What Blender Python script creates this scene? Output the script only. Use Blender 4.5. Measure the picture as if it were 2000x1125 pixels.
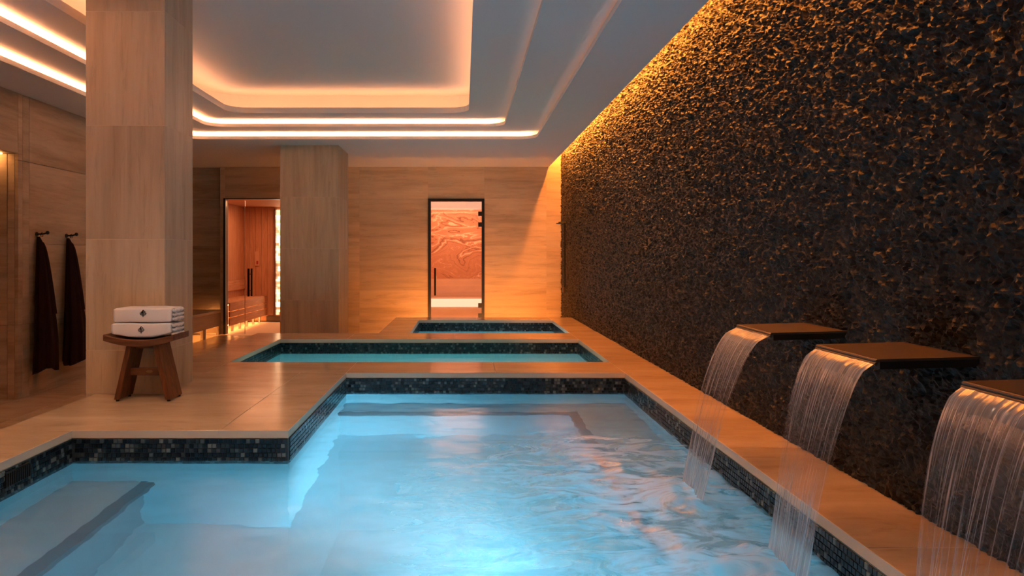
import bpy, bmesh, math, random
import numpy as np
from mathutils import Vector, Matrix

# ------------------------------------------------------------------ scene, camera, light
for o in list(bpy.data.objects):
    bpy.data.objects.remove(o, do_unlink=True)
S = bpy.context.scene
COL = S.collection
random.seed(7)

FPX = 1400.0
CAM_Z = 0.936                    # eye height above the pool deck (deck = z 0)
cd = bpy.data.cameras.new('camera')
cd.sensor_width = 36.0
cd.lens = FPX / 2000.0 * 36.0
cd.shift_x = (1000 - 905) / 2000.0
cd.shift_y = -(562.5 - 500) / 2000.0
cd.clip_start = 0.05
cam = bpy.data.objects.new('camera', cd)
cam.location = (0, 0, CAM_Z)
cam.rotation_euler = (math.radians(90), 0, 0)
COL.objects.link(cam)
S.camera = cam

S.view_settings.view_transform = 'Standard'
S.view_settings.look = 'None'
S.view_settings.gamma = 1.0
S.view_settings.use_curve_mapping = False
S.view_settings.exposure = 1.68

W = bpy.data.worlds.new('world')
S.world = W
W.use_nodes = True
W.node_tree.nodes['Background'].inputs[0].default_value = (0.5, 0.42, 0.36, 1)
W.node_tree.nodes['Background'].inputs[1].default_value = 0.0

WARM = (1.0, 0.36, 0.145)
COVE = 16.5                      # cove strips of the tray ceiling
SLOT = 52.0                     # strip above the rough wall
POOLC = (0.30, 0.68, 0.88)

def area(name, loc, rot, sx, sy, power, color, spread=180):
    l = bpy.data.lights.new(name, 'AREA')
    l.shape = 'RECTANGLE'; l.size = sx; l.size_y = sy
    l.energy = power; l.color = color; l.spread = math.radians(spread)
    o = bpy.data.objects.new(name, l); COL.objects.link(o)
    o.location = loc; o.rotation_euler = rot
    return o
R90 = math.radians(90)
# underwater lamps (set in the near and right-hand pool walls)
area('underwater_lamp', (0.30, 0.76, -0.40), (math.radians(64), 0, math.radians(-12)), 0.9, 0.25, 4.6, POOLC, 75)
area('underwater_lamp', (0.80, 2.60, -0.72), (math.radians(84), 0, math.radians(33)), 0.5, 0.2, 7.5, POOLC, 52)
area('underwater_lamp', (0.80, 1.60, -0.70), (math.radians(70), 0, math.radians(12)), 0.5, 0.2, 3.2, POOLC, 55)
area('underwater_lamp', (-1.15, 0.76, -0.35), (math.radians(44), 0, 0), 0.7, 0.2, 5.5, (0.08, 0.60, 0.84), 130)
area('underwater_lamp', (-0.35, 6.40, -0.45), (R90, 0, 0), 2.6, 0.2, 5.0, (0.20, 0.74, 0.72))
area('underwater_lamp', (0.35, 8.77, -0.45), (R90, 0, 0), 1.5, 0.2, 3.6, (0.36, 0.85, 0.95))

# ------------------------------------------------------------------ helpers
def tag(o, label=None, cat=None, group=None, kind=None):
    if label: o['label'] = label
    if cat: o['category'] = cat
    if group: o['group'] = group
    if kind: o['kind'] = kind
    return o

def setparent(o, p):
    """o.location is a world position; parents are never rotated or scaled."""
    if p is None: return
    o.parent = p
    q = p; off = Vector((0, 0, 0))
    while q is not None:
        off += q.location; q = q.parent
    o.location = Vector(o.location) - off

def empty(name, loc):
    o = bpy.data.objects.new(name, None); COL.objects.link(o)
    o.location = loc; o.empty_display_size = 0.1
    return o

def link_mesh(name, me, loc=(0, 0, 0), parent=None):
    o = bpy.data.objects.new(name, me); COL.objects.link(o)
    o.location = loc
    setparent(o, parent)
    return o

def finish(name, bm, mat, loc=(0, 0, 0), parent=None, smooth=False, recenter=False):
    if recenter:
        xs = [v.co for v in bm.verts]
        lo = Vector((min(v.x for v in xs), min(v.y for v in xs), min(v.z for v in xs)))
        hi = Vector((max(v.x for v in xs), max(v.y for v in xs), max(v.z for v in xs)))
        c = Vector(((lo.x + hi.x) / 2, (lo.y + hi.y) / 2, lo.z))
        bmesh.ops.translate(bm, verts=bm.verts, vec=-c)
        loc = Vector(loc) + c
    bmesh.ops.recalc_face_normals(bm, faces=bm.faces)
    me = bpy.data.meshes.new(name)
    bm.to_mesh(me); bm.free()
    if smooth:
        for p in me.polygons: p.use_smooth = True
    if mat: me.materials.append(mat)
    return link_mesh(name, me, loc, parent)

def abox(bm, x0, x1, y0, y1, z0, z1, bev=0.0, seg=1):
    r = bmesh.ops.create_cube(bm, size=1.0)
    vs = r['verts']
    bmesh.ops.scale(bm, verts=vs, vec=(x1 - x0, y1 - y0, z1 - z0))
    bmesh.ops.translate(bm, verts=vs, vec=((x0 + x1) / 2, (y0 + y1) / 2, (z0 + z1) / 2))
    if bev > 0:
        es = set()
        for v in vs: es.update(v.link_edges)
        bmesh.ops.bevel(bm, geom=list(es), offset=bev, segments=seg, affect='EDGES', profile=0.5)

def box(name, x0, x1, y0, y1, z0, z1, mat, parent=None, bev=0.0, seg=1):
    bm = bmesh.new()
    abox(bm, x0, x1, y0, y1, z0, z1, bev, seg)
    return finish(name, bm, mat, parent=parent, recenter=True)

def boxes(name, lst, mat, parent=None, bev=0.0):
    bm = bmesh.new()
    for b in lst: abox(bm, *b, bev=bev)
    return finish(name, bm, mat, parent=parent, recenter=True)

def tube(bm, pts, r, n=10, caps=True):
    rings = []
    for i, p in enumerate(pts):
        p = Vector(p)
        a = Vector(pts[max(0, i - 1)]); b = Vector(pts[min(len(pts) - 1, i + 1)])
        d = (b - a).normalized()
        u = d.orthogonal().normalized(); w = d.cross(u)
        rr = r[i] if isinstance(r, (list, tuple)) else r
        rings.append([bm.verts.new(p + rr * (math.cos(t) * u + math.sin(t) * w))
                      for t in [2 * math.pi * k / n for k in range(n)]])
    for a, b in zip(rings[:-1], rings[1:]):
        best = min(range(n), key=lambda s: sum((a[k].co - b[(k + s) % n].co).length for k in range(0, n, 3)))
        for k in range(n):
            bm.faces.new((a[k], a[(k + 1) % n], b[(k + 1 + best) % n], b[(k + best) % n]))
    if caps:
        bm.faces.new(rings[0]); bm.faces.new(rings[-1][::-1])

def vnoise(x, y, seed):
    """smooth value noise in 0..1 on numpy arrays"""
    xi = np.floor(x).astype(np.int64); yi = np.floor(y).astype(np.int64)
    fx = x - xi; fy = y - yi
    fx = fx * fx * (3 - 2 * fx); fy = fy * fy * (3 - 2 * fy)
    def h(a, b):
        n = (a * 374761393 + b * 668265263 + seed * 1274126177) & 0x7fffffff
        n = ((n ^ (n >> 13)) * 1274126177) & 0x7fffffff
        n = (n ^ (n >> 16)) & 0xffff
        return n / 65535.0
    return (h(xi, yi) * (1 - fx) + h(xi + 1, yi) * fx) * (1 - fy) + \
           (h(xi, yi + 1) * (1 - fx) + h(xi + 1, yi + 1) * fx) * fy

def grid_mesh(name, P, mask=None, smooth=True):
    """P: (n, m, 3) array of points -> quad mesh (mask: (n-1, m-1) bool of kept cells)"""
    n, m, _ = P.shape
    idx = np.arange(n * m).reshape(n, m)
    q = np.stack([idx[:-1, :-1], idx[1:, :-1], idx[1:, 1:], idx[:-1, 1:]], axis=-1)
    q = q[mask] if mask is not None else q.reshape(-1, 4)
    used, inv = np.unique(q, return_inverse=True)
    V = P.reshape(-1, 3)[used]; q = inv.reshape(-1, 4)
    me = bpy.data.meshes.new(name)
    me.vertices.add(len(V)); me.vertices.foreach_set('co', V.astype(np.float32).ravel())
    me.loops.add(len(q) * 4); me.loops.foreach_set('vertex_index', q.astype(np.int32).ravel())
    me.polygons.add(len(q))
    me.polygons.foreach_set('loop_start', np.arange(0, len(q) * 4, 4, dtype=np.int32))
    me.polygons.foreach_set('loop_total', np.full(len(q), 4, dtype=np.int32))
    me.update(calc_edges=True)
    me.polygons.foreach_set('use_smooth', np.full(len(q), smooth, dtype=bool))
    me.validate()
    return me

# ------------------------------------------------------------------ materials
def newmat(name):
    m = bpy.data.materials.new(name); m.use_nodes = True
    nt = m.node_tree
    for n in list(nt.nodes): nt.nodes.remove(n)
    out = nt.nodes.new('ShaderNodeOutputMaterial')
    return m, nt, out

def N(nt, typ, **kw):
    n = nt.nodes.new(typ)
    for k, v in kw.items():
        if k.startswith('i_'): n.inputs[int(k[2:])].default_value = v
        else: setattr(n, k, v)
    return n

def ramp(nt, stops):
    r = nt.nodes.new('ShaderNodeValToRGB')
    cr = r.color_ramp
    while len(cr.elements) > 1: cr.elements.remove(cr.elements[-1])
    cr.elements[0].position = stops[0][0]; cr.elements[0].color = (*stops[0][1], 1)
    for p, c in stops[1:]:
        e = cr.elements.new(p); e.color = (*c, 1)
    return r

def plain(name, col, rough=0.5, metal=0.0, spec=0.5, bump=None, var=None):
    m, nt, out = newmat(name)
    b = N(nt, 'ShaderNodeBsdfPrincipled')
    b.inputs['Base Color'].default_value = (*col, 1)
    b.inputs['Roughness'].default_value = rough
    b.inputs['Metallic'].default_value = metal
    b.inputs['Specular IOR Level'].default_value = spec
    tc = N(nt, 'ShaderNodeTexCoord')
    if bump:
        nz = N(nt, 'ShaderNodeTexNoise'); nz.inputs['Scale'].default_value = bump[0]
        nz.inputs['Detail'].default_value = 4
        nt.links.new(tc.outputs['Object'], nz.inputs['Vector'])
        bp = N(nt, 'ShaderNodeBump'); bp.inputs['Strength'].default_value = bump[1]
        bp.inputs['Distance'].default_value = bump[2]
        nt.links.new(nz.outputs['Fac'], bp.inputs['Height'])
        nt.links.new(bp.outputs['Normal'], b.inputs['Normal'])
    if var:
        nz = N(nt, 'ShaderNodeTexNoise'); nz.inputs['Scale'].default_value = var[0]
        nz.inputs['Detail'].default_value = 5
        nt.links.new(tc.outputs['Object'], nz.inputs['Vector'])
        r = ramp(nt, [(0.3, tuple(c * (1 - var[1]) for c in col)), (0.7, tuple(min(1, c * (1 + var[1])) for c in col))])
        nt.links.new(nz.outputs['Fac'], r.inputs['Fac'])
        nt.links.new(r.outputs['Color'], b.inputs['Base Color'])
    nt.links.new(b.outputs[0], out.inputs[0])
    return m

def emit(name, col, strength):
    m, nt, out = newmat(name)
    e = N(nt, 'ShaderNodeEmission')
    e.inputs[0].default_value = (*col, 1); e.inputs[1].default_value = strength
    nt.links.new(e.outputs[0], out.inputs[0])
    return m

def travertine(name, scale, c_dark, c_mid, c_light, rough, spread=0.12, spec=0.5, pits=True):
    """veined stone; scale = stretch of the veins per axis; each slab is cut from another place"""
    m, nt, out = newmat(name)
    L = nt.links
    tc = N(nt, 'ShaderNodeTexCoord'); oi = N(nt, 'ShaderNodeObjectInfo')
    mul = N(nt, 'ShaderNodeVectorMath', operation='SCALE'); mul.inputs[0].default_value = (37.0, 53.0, 71.0)
    L.new(oi.outputs['Random'], mul.inputs['Scale'])
    add = N(nt, 'ShaderNodeVectorMath', operation='ADD')
    L.new(tc.outputs['Object'], add.inputs[0]); L.new(mul.outputs[0], add.inputs[1])
    mp = N(nt, 'ShaderNodeMapping'); mp.inputs['Scale'].default_value = scale
    L.new(add.outputs[0], mp.inputs['Vector'])
    n1 = N(nt, 'ShaderNodeTexNoise'); n1.inputs['Scale'].default_value = 1.0
    n1.inputs['Detail'].default_value = 9; n1.inputs['Roughness'].default_value = 0.62; n1.inputs['Distortion'].default_value = 0.35
    L.new(mp.outputs[0], n1.inputs['Vector'])
    r = ramp(nt, [(0.32, c_dark), (0.5, c_mid), (0.68, c_light)])
    L.new(n1.outputs['Fac'], r.inputs['Fac'])
    # fine thin veins
    n2 = N(nt, 'ShaderNodeTexNoise'); n2.inputs['Scale'].default_value = 3.1
    n2.inputs['Detail'].default_value = 6; n2.inputs['Roughness'].default_value = 0.7; n2.inputs['Distortion'].default_value = 0.6
    L.new(mp.outputs[0], n2.inputs['Vector'])
    r2 = ramp(nt, [(0.36, (0.72, 0.68, 0.64)), (0.46, (1, 1, 1)), (0.66, (1, 1, 1)), (0.74, (1.0, 1.0, 1.0))])
    L.new(n2.outputs['Fac'], r2.inputs['Fac'])
    mx = N(nt, 'ShaderNodeMix', data_type='RGBA', blend_type='MULTIPLY'); mx.inputs[0].default_value = 0.45
    L.new(r.outputs[0], mx.inputs[6]); L.new(r2.outputs[0], mx.inputs[7])
    # slab to slab tone
    mr = N(nt, 'ShaderNodeMapRange'); mr.inputs[3].default_value = 1 - spread; mr.inputs[4].default_value = 1 + spread
    L.new(oi.outputs['Random'], mr.inputs[0])
    hs = N(nt, 'ShaderNodeHueSaturation')
    L.new(mr.outputs[0], hs.inputs['Value']); L.new(mx.outputs[2], hs.inputs['Color'])
    b = N(nt, 'ShaderNodeBsdfPrincipled')
    b.inputs['Specular IOR Level'].default_value = spec
    L.new(hs.outputs[0], b.inputs['Base Color'])
    rr = N(nt, 'ShaderNodeMapRange'); rr.inputs[3].default_value = rough * 0.8; rr.inputs[4].default_value = rough * 1.25
    L.new(n2.outputs['Fac'], rr.inputs[0]); L.new(rr.outputs[0], b.inputs['Roughness'])
    if pits:
        bp = N(nt, 'ShaderNodeBump'); bp.inputs['Strength'].default_value = 0.12; bp.inputs['Distance'].default_value = 0.002
        L.new(n2.outputs['Fac'], bp.inputs['Height']); L.new(bp.outputs[0], b.inputs['Normal'])
    L.new(b.outputs[0], out.inputs[0])
    return m

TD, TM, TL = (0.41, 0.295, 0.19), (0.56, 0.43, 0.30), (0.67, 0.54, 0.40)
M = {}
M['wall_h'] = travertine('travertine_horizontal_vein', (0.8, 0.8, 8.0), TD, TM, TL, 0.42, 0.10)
M['wall_h_lit'] = travertine('travertine_lit_end_wall', (0.8, 0.8, 8.0), (0.58, 0.42, 0.26), (0.75, 0.575, 0.385), (0.82, 0.66, 0.47), 0.42, 0.09)  # same stone as wall_h, with the end wall's warm light put into its colour
M['wall_v'] = travertine('travertine_vertical_vein', (8.0, 8.0, 0.7), (0.50, 0.385, 0.26), (0.62, 0.495, 0.35), (0.70, 0.58, 0.43), 0.45, 0.06)
M['deck'] = travertine('travertine_honed_deck', (1.0, 3.2, 3.0), (0.49, 0.345, 0.215), (0.60, 0.44, 0.285), (0.69, 0.53, 0.36), 0.18, 0.05, pits=False)
M['grout'] = plain('stone_grout', (0.72, 0.58, 0.43), 0.8)
M['ceiling'] = plain('matt_white_plaster', (0.82, 0.82, 0.82), 0.9, bump=(30, 0.02, 0.002))
M['black'] = plain('black_metal', (0.012, 0.011, 0.010), 0.4)
M['cove'] = emit('cove_led', WARM, COVE)
M['cove_in'] = emit('inner_cove_led', WARM, COVE * 0.235)
M['cove_dim'] = emit('dimmed_cove_led', WARM, COVE * 0.022)
M['slot'] = emit('slot_led', (1.0, 0.275, 0.035), SLOT)
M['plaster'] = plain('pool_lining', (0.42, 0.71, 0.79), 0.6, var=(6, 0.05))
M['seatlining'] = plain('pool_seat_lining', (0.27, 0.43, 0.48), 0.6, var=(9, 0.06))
M['nosing'] = plain('dark_nosing_mosaic', (0.008, 0.02, 0.03), 0.4, var=(60, 0.5))
M['tgrout'] = plain('mosaic_grout', (0.035, 0.05, 0.058), 0.8)
M['bronze'] = plain('dark_bronze_plate', (0.13, 0.095, 0.07), 0.40, metal=0.6, bump=(180, 0.05, 0.001))
M['wood'] = None

def wood(name, cd_, cl, axis, rough=0.5):
    m, nt, out = newmat(name); L = nt.links
    tc = N(nt, 'ShaderNodeTexCoord'); oi = N(nt, 'ShaderNodeObjectInfo')
    mul = N(nt, 'ShaderNodeVectorMath', operation='SCALE'); mul.inputs[0].default_value = (17.0, 23.0, 31.0)
    L.new(oi.outputs['Random'], mul.inputs['Scale'])
    add = N(nt, 'ShaderNodeVectorMath', operation='ADD')
    L.new(tc.outputs['Object'], add.inputs[0]); L.new(mul.outputs[0], add.inputs[1])
    sc = [40.0, 40.0, 40.0]; sc[axis] = 3.0
    mp = N(nt, 'ShaderNodeMapping'); mp.inputs['Scale'].default_value = sc
    L.new(add.outputs[0], mp.inputs['Vector'])
    nz = N(nt, 'ShaderNodeTexNoise'); nz.inputs['Scale'].default_value = 1; nz.inputs['Detail'].default_value = 6
    nz.inputs['Distortion'].default_value = 0.8
    L.new(mp.outputs[0], nz.inputs['Vector'])
    r = ramp(nt, [(0.3, cd_), (0.7, cl)])
    L.new(nz.outputs['Fac'], r.inputs['Fac'])
    b = N(nt, 'ShaderNodeBsdfPrincipled'); b.inputs['Roughness'].default_value = rough
    L.new(r.outputs[0], b.inputs['Base Color'])
    bp = N(nt, 'ShaderNodeBump'); bp.inputs['Strength'].default_value = 0.1; bp.inputs['Distance'].default_value = 0.001
    L.new(nz.outputs['Fac'], bp.inputs['Height']); L.new(bp.outputs[0], b.inputs['Normal'])
    L.new(b.outputs[0], out.inputs[0])
    return m
M['teak_z'] = wood('oiled_teak_upright', (0.07, 0.022, 0.007), (0.21, 0.072, 0.022), 2)
M['teak_x'] = wood('oiled_teak_lengthwise', (0.07, 0.025, 0.010), (0.19, 0.075, 0.03), 0)
M['sauna_v'] = wood('sauna_boards_upright', (0.42, 0.20, 0.11), (0.62, 0.33, 0.19), 2, 0.6)
M['sauna_y'] = wood('sauna_boards_lengthwise', (0.44, 0.22, 0.12), (0.64, 0.36, 0.21), 1, 0.6)

def glass(name, tint=(1, 1, 1), refl=1.0):
    m, nt, out = newmat(name); L = nt.links
    t = N(nt, 'ShaderNodeBsdfTransparent'); t.inputs[0].default_value = (*tint, 1)
    g = N(nt, 'ShaderNodeBsdfGlossy'); g.inputs['Roughness'].default_value = 0.02
    f = N(nt, 'ShaderNodeFresnel'); f.inputs[0].default_value = 1.5
    mx = N(nt, 'ShaderNodeMixShader')
    L.new(f.outputs[0], mx.inputs[0]); L.new(t.outputs[0], mx.inputs[1]); L.new(g.outputs[0], mx.inputs[2])
    L.new(mx.outputs[0], out.inputs[0])
    return m
M['glass'] = glass('clear_door_glass', (0.95, 0.93, 0.91))

def mosaic():
    m, nt, out = newmat('glass_mosaic_tile'); L = nt.links
    a = N(nt, 'ShaderNodeAttribute', attribute_name='tone')
    r = ramp(nt, [(0.0, (0.006, 0.012, 0.02)), (0.45, (0.018, 0.032, 0.042)), (0.75, (0.05, 0.072, 0.08)), (1.0, (0.15, 0.19, 0.19))])
    L.new(a.outputs['Fac'], r.inputs['Fac'])
    b = N(nt, 'ShaderNodeBsdfPrincipled'); b.inputs['Roughness'].default_value = 0.22
    L.new(r.outputs[0], b.inputs['Base Color'])
    L.new(b.outputs[0], out.inputs[0])
    return m
M['mosaic'] = mosaic()

def rough_stone():
    m, nt, out = newmat('chiselled_black_stone'); L = nt.links
    tc = N(nt, 'ShaderNodeTexCoord')
    n1 = N(nt, 'ShaderNodeTexNoise'); n1.inputs['Scale'].default_value = 70; n1.inputs['Detail'].default_value = 6
    n1.inputs['Roughness'].default_value = 0.65
    L.new(tc.outputs['Object'], n1.inputs['Vector'])
    r = ramp(nt, [(0.3, (0.003, 0.0028, 0.0026)), (0.7, (0.046, 0.040, 0.036))])
    L.new(n1.outputs['Fac'], r.inputs['Fac'])
    b = N(nt, 'ShaderNodeBsdfPrincipled'); b.inputs['Roughness'].default_value = 0.43
    b.inputs['Specular IOR Level'].default_value = 0.28
    L.new(r.outputs[0], b.inputs['Base Color'])
    bp = N(nt, 'ShaderNodeBump'); bp.inputs['Strength'].default_value = 0.7; bp.inputs['Distance'].default_value = 0.006
    L.new(n1.outputs['Fac'], bp.inputs['Height']); L.new(bp.outputs[0], b.inputs['Normal'])
    L.new(b.outputs[0], out.inputs[0])
    return m
M['rough'] = rough_stone()

FALLS = [(1.03, 3.27), (1.10, 2.48), (1.12, 1.70)]
def water(name, milk, milkcol, foam):
    m, nt, out = newmat(name); L = nt.links
    geo = N(nt, 'ShaderNodeNewGeometry')
    bn = N(nt, 'ShaderNodeTexNoise'); bn.inputs['Scale'].default_value = 9.0; bn.inputs['Detail'].default_value = 3
    mpb = N(nt, 'ShaderNodeMapping'); mpb.inputs['Scale'].default_value = (0.7, 1.3, 1)
    L.new(geo.outputs['Position'], mpb.inputs['Vector']); L.new(mpb.outputs[0], bn.inputs['Vector'])
    bp = N(nt, 'ShaderNodeBump'); bp.inputs['Strength'].default_value = 0.06; bp.inputs['Distance'].default_value = 0.02
    L.new(bn.outputs['Fac'], bp.inputs['Height'])
    rf = N(nt, 'ShaderNodeBsdfRefraction'); rf.inputs['IOR'].default_value = 1.33; rf.inputs['Roughness'].default_value = 0.04
    gl = N(nt, 'ShaderNodeBsdfGlossy'); gl.inputs['Roughness'].default_value = 0.12
    fr = N(nt, 'ShaderNodeFresnel'); fr.inputs[0].default_value = 1.33
    for n in (rf, gl, fr): L.new(bp.outputs[0], n.inputs['Normal'])
    tr = N(nt, 'ShaderNodeBsdfTranslucent'); tr.inputs[0].default_value = (*milkcol, 1)
    df = N(nt, 'ShaderNodeBsdfDiffuse'); df.inputs[0].default_value = (0.75, 0.78, 0.80, 1)
    mk = N(nt, 'ShaderNodeMixShader'); mk.inputs[0].default_value = 0.06
    L.new(tr.outputs[0], mk.inputs[1]); L.new(df.outputs[0], mk.inputs[2])
    tp = N(nt, 'ShaderNodeBsdfTransparent')
    rt = N(nt, 'ShaderNodeMixShader'); rt.inputs[0].default_value = 0.12
    L.new(rf.outputs[0], rt.inputs[1]); L.new(tp.outputs[0], rt.inputs[2])
    body = N(nt, 'ShaderNodeMixShader')
    L.new(rt.outputs[0], body.inputs[1]); L.new(mk.outputs[0], body.inputs[2])
    # cloudiness: soft drifting haze of bubbles, thick foam around the falls
    cn = N(nt, 'ShaderNodeTexNoise'); cn.inputs['Scale'].default_value = 1.3; cn.inputs['Detail'].default_value = 4
    L.new(geo.outputs['Position'], cn.inputs['Vector'])
    cm = N(nt, 'ShaderNodeMapRange'); cm.inputs[1].default_value = 0.3; cm.inputs[2].default_value = 0.7
    cm.inputs[3].default_value = milk * 0.7; cm.inputs[4].default_value = milk * 1.3
    L.new(cn.outputs['Fac'], cm.inputs[0])
    last = cm.outputs[0]
    if foam:
        prev = None
        for fx, fy in FALLS:
            d = N(nt, 'ShaderNodeVectorMath', operation='DISTANCE'); d.inputs[1].default_value = (fx - 0.1, fy, -0.16)
            L.new(geo.outputs['Position'], d.inputs[0])
            if prev is None: prev = d.outputs['Value']
            else:
                mn = N(nt, 'ShaderNodeMath', operation='MINIMUM')
                L.new(prev, mn.inputs[0]); L.new(d.outputs['Value'], mn.inputs[1]); prev = mn.outputs[0]
        fo = N(nt, 'ShaderNodeMapRange'); fo.inputs[1].default_value = 1.45; fo.inputs[2].default_value = 0.1
        fo.inputs[3].default_value = 0.0; fo.inputs[4].default_value = 1.0
        L.new(prev, fo.inputs[0])
        fn = N(nt, 'ShaderNodeTexNoise'); fn.inputs['Scale'].default_value = 4.2; fn.inputs['Detail'].default_value = 7
        fn.inputs['Roughness'].default_value = 0.6; fn.inputs['Distortion'].default_value = 1.6
        mpf = N(nt, 'ShaderNodeMapping'); mpf.inputs['Scale'].default_value = (0.75, 1.5, 1)
        L.new(geo.outputs['Position'], mpf.inputs['Vector']); L.new(mpf.outputs[0], fn.inputs['Vector'])
        fm = N(nt, 'ShaderNodeMapRange'); fm.inputs[1].default_value = 0.40; fm.inputs[2].default_value = 0.62
        fm.inputs[3].default_value = 0.15; fm.inputs[4].default_value = 1.0
        L.new(fn.outputs['Fac'], fm.inputs[0])
        mu = N(nt, 'ShaderNodeMath', operation='MULTIPLY'); L.new(fo.outputs[0], mu.inputs[0]); L.new(fm.outputs[0], mu.inputs[1])
        ad = N(nt, 'ShaderNodeMath', operation='ADD', use_clamp=True); L.new(mu.outputs[0], ad.inputs[0]); L.new(last, ad.inputs[1])
        mi = N(nt, 'ShaderNodeMath', operation='MINIMUM'); L.new(ad.outputs[0], mi.inputs[0]); mi.inputs[1].default_value = 0.92
        last = mi.outputs[0]
    L.new(last, body.inputs[0])
    gr_ = N(nt, 'ShaderNodeMapRange'); gr_.inputs[1].default_value = 0.3; gr_.inputs[2].default_value = 0.9
    gr_.inputs[3].default_value = 0.20; gr_.inputs[4].default_value = 0.42
    L.new(last, gr_.inputs[0]); L.new(gr_.outputs[0], gl.inputs['Roughness'])
    mx = N(nt, 'ShaderNodeMixShader')
    L.new(fr.outputs[0], mx.inputs[0]); L.new(body.outputs[0], mx.inputs[1]); L.new(gl.outputs[0], mx.inputs[2])
    L.new(mx.outputs[0], out.inputs[0])
    return m
M['water'] = water('pool_water', 0.20, (0.58, 0.88, 0.98), True)
M['water2'] = water('plunge_water', 0.18, (0.7, 0.95, 1.0), False)

def sheet_water():
    m, nt, out = newmat('falling_water'); L = nt.links
    uv = N(nt, 'ShaderNodeUVMap', uv_map='flow')
    mp = N(nt, 'ShaderNodeMapping'); mp.inputs['Scale'].default_value = (75, 1.3, 1)
    L.new(uv.outputs[0], mp.inputs['Vector'])
    n1 = N(nt, 'ShaderNodeTexNoise'); n1.inputs['Scale'].default_value = 1; n1.inputs['Detail'].default_value = 5
    n1.inputs['Roughness'].default_value = 0.7
    oi = N(nt, 'ShaderNodeObjectInfo')
    av = N(nt, 'ShaderNodeVectorMath', operation='SCALE'); av.inputs[0].default_value = (91, 17, 5)
    L.new(oi.outputs['Random'], av.inputs['Scale'])
    ad = N(nt, 'ShaderNodeVectorMath', operation='ADD'); L.new(mp.outputs[0], ad.inputs[0]); L.new(av.outputs[0], ad.inputs[1])
    L.new(ad.outputs[0], n1.inputs['Vector'])
    sep = N(nt, 'ShaderNodeSeparateXYZ'); L.new(uv.outputs[0], sep.inputs[0])
    # aeration: clear just under the lip, whiter towards the pool and on the rim
    rv = ramp(nt, [(0.0, (0.55,) * 3), (0.12, (0.30,) * 3), (0.45, (0.03,) * 3), (0.72, (0.34,) * 3), (1.0, (0.78,) * 3)])
    L.new(sep.outputs[1], rv.inputs['Fac'])
    fm = N(nt, 'ShaderNodeMapRange'); fm.inputs[1].default_value = 0.50; fm.inputs[2].default_value = 0.70
    fm.inputs[3].default_value = 0.0; fm.inputs[4].default_value = 0.75
    L.new(n1.outputs['Fac'], fm.inputs[0])
    sm = N(nt, 'ShaderNodeMath', operation='ADD', use_clamp=True); L.new(rv.outputs[0], sm.inputs[0]); L.new(fm.outputs[0], sm.inputs[1])
    t = N(nt, 'ShaderNodeBsdfTransparent')
    d = N(nt, 'ShaderNodeBsdfDiffuse'); d.inputs[0].default_value = (0.85, 0.85, 0.87, 1)
    tl = N(nt, 'ShaderNodeBsdfTranslucent'); tl.inputs[0].default_value = (0.85, 0.87, 0.9, 1)
    g = N(nt, 'ShaderNodeBsdfGlossy'); g.inputs['Roughness'].default_value = 0.22
    w = N(nt, 'ShaderNodeMixShader'); w.inputs[0].default_value = 0.5
    L.new(d.outputs[0], w.inputs[1]); L.new(tl.outputs[0], w.inputs[2])
    w2 = N(nt, 'ShaderNodeMixShader'); w2.inputs[0].default_value = 0.35
    L.new(w.outputs[0], w2.inputs[1]); L.new(g.outputs[0], w2.inputs[2])
    mx = N(nt, 'ShaderNodeMixShader')
    L.new(sm.outputs[0], mx.inputs[0]); L.new(t.outputs[0], mx.inputs[1]); L.new(w2.outputs[0], mx.inputs[2])
    L.new(mx.outputs[0], out.inputs[0])
    return m
M['sheet'] = sheet_water()

def onyx():
    """cut stone with folded bands: contour lines of a warped height field"""
    m, nt, out = newmat('banded_onyx'); L = nt.links
    tc = N(nt, 'ShaderNodeTexCoord')
    mp = N(nt, 'ShaderNodeMapping'); mp.inputs['Scale'].default_value = (0.9, 1, 1.9)
    L.new(tc.outputs['Object'], mp.inputs['Vector'])
    n1 = N(nt, 'ShaderNodeTexNoise'); n1.inputs['Scale'].default_value = 1.3; n1.inputs['Detail'].default_value = 5
    n1.inputs['Roughness'].default_value = 0.45; n1.inputs['Distortion'].default_value = 0.7
    L.new(mp.outputs[0], n1.inputs['Vector'])
    sp = N(nt, 'ShaderNodeSeparateXYZ'); L.new(tc.outputs['Object'], sp.inputs[0])
    zz = N(nt, 'ShaderNodeMath', operation='MULTIPLY_ADD'); zz.inputs[1].default_value = 0.34
    L.new(sp.outputs[2], zz.inputs[0]); L.new(n1.outputs['Fac'], zz.inputs[2])
    mu = N(nt, 'ShaderNodeMath', operation='MULTIPLY'); mu.inputs[1].default_value = 19.0
    L.new(zz.outputs[0], mu.inputs[0])
    n2 = N(nt, 'ShaderNodeTexNoise', noise_dimensions='1D'); n2.inputs['Scale'].default_value = 1.0
    n2.inputs['Detail'].default_value = 5; n2.inputs['Roughness'].default_value = 0.7
    L.new(mu.outputs[0], n2.inputs['W'])
    r = ramp(nt, [(0.30, (0.16, 0.055, 0.03)), (0.42, (0.46, 0.215, 0.13)), (0.58, (0.52, 0.26, 0.165)), (0.70, (0.80, 0.56, 0.42))])
    L.new(n2.outputs['Fac'], r.inputs['Fac'])
    b = N(nt, 'ShaderNodeBsdfPrincipled'); b.inputs['Roughness'].default_value = 0.35
    L.new(r.outputs[0], b.inputs['Base Color'])
    L.new(b.outputs[0], out.inputs[0])
    return m
M['onyx'] = onyx()
M['steamwall'] = plain('pale_steam_stone', (0.60, 0.42, 0.33), 0.5, var=(4, 0.06))
M['steamled'] = emit('steam_bench_light', (1.0, 0.60, 0.38), 0.5)
M['steamtop'] = emit('steam_ceiling_light', (1.0, 0.48, 0.27), 4.0)
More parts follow.
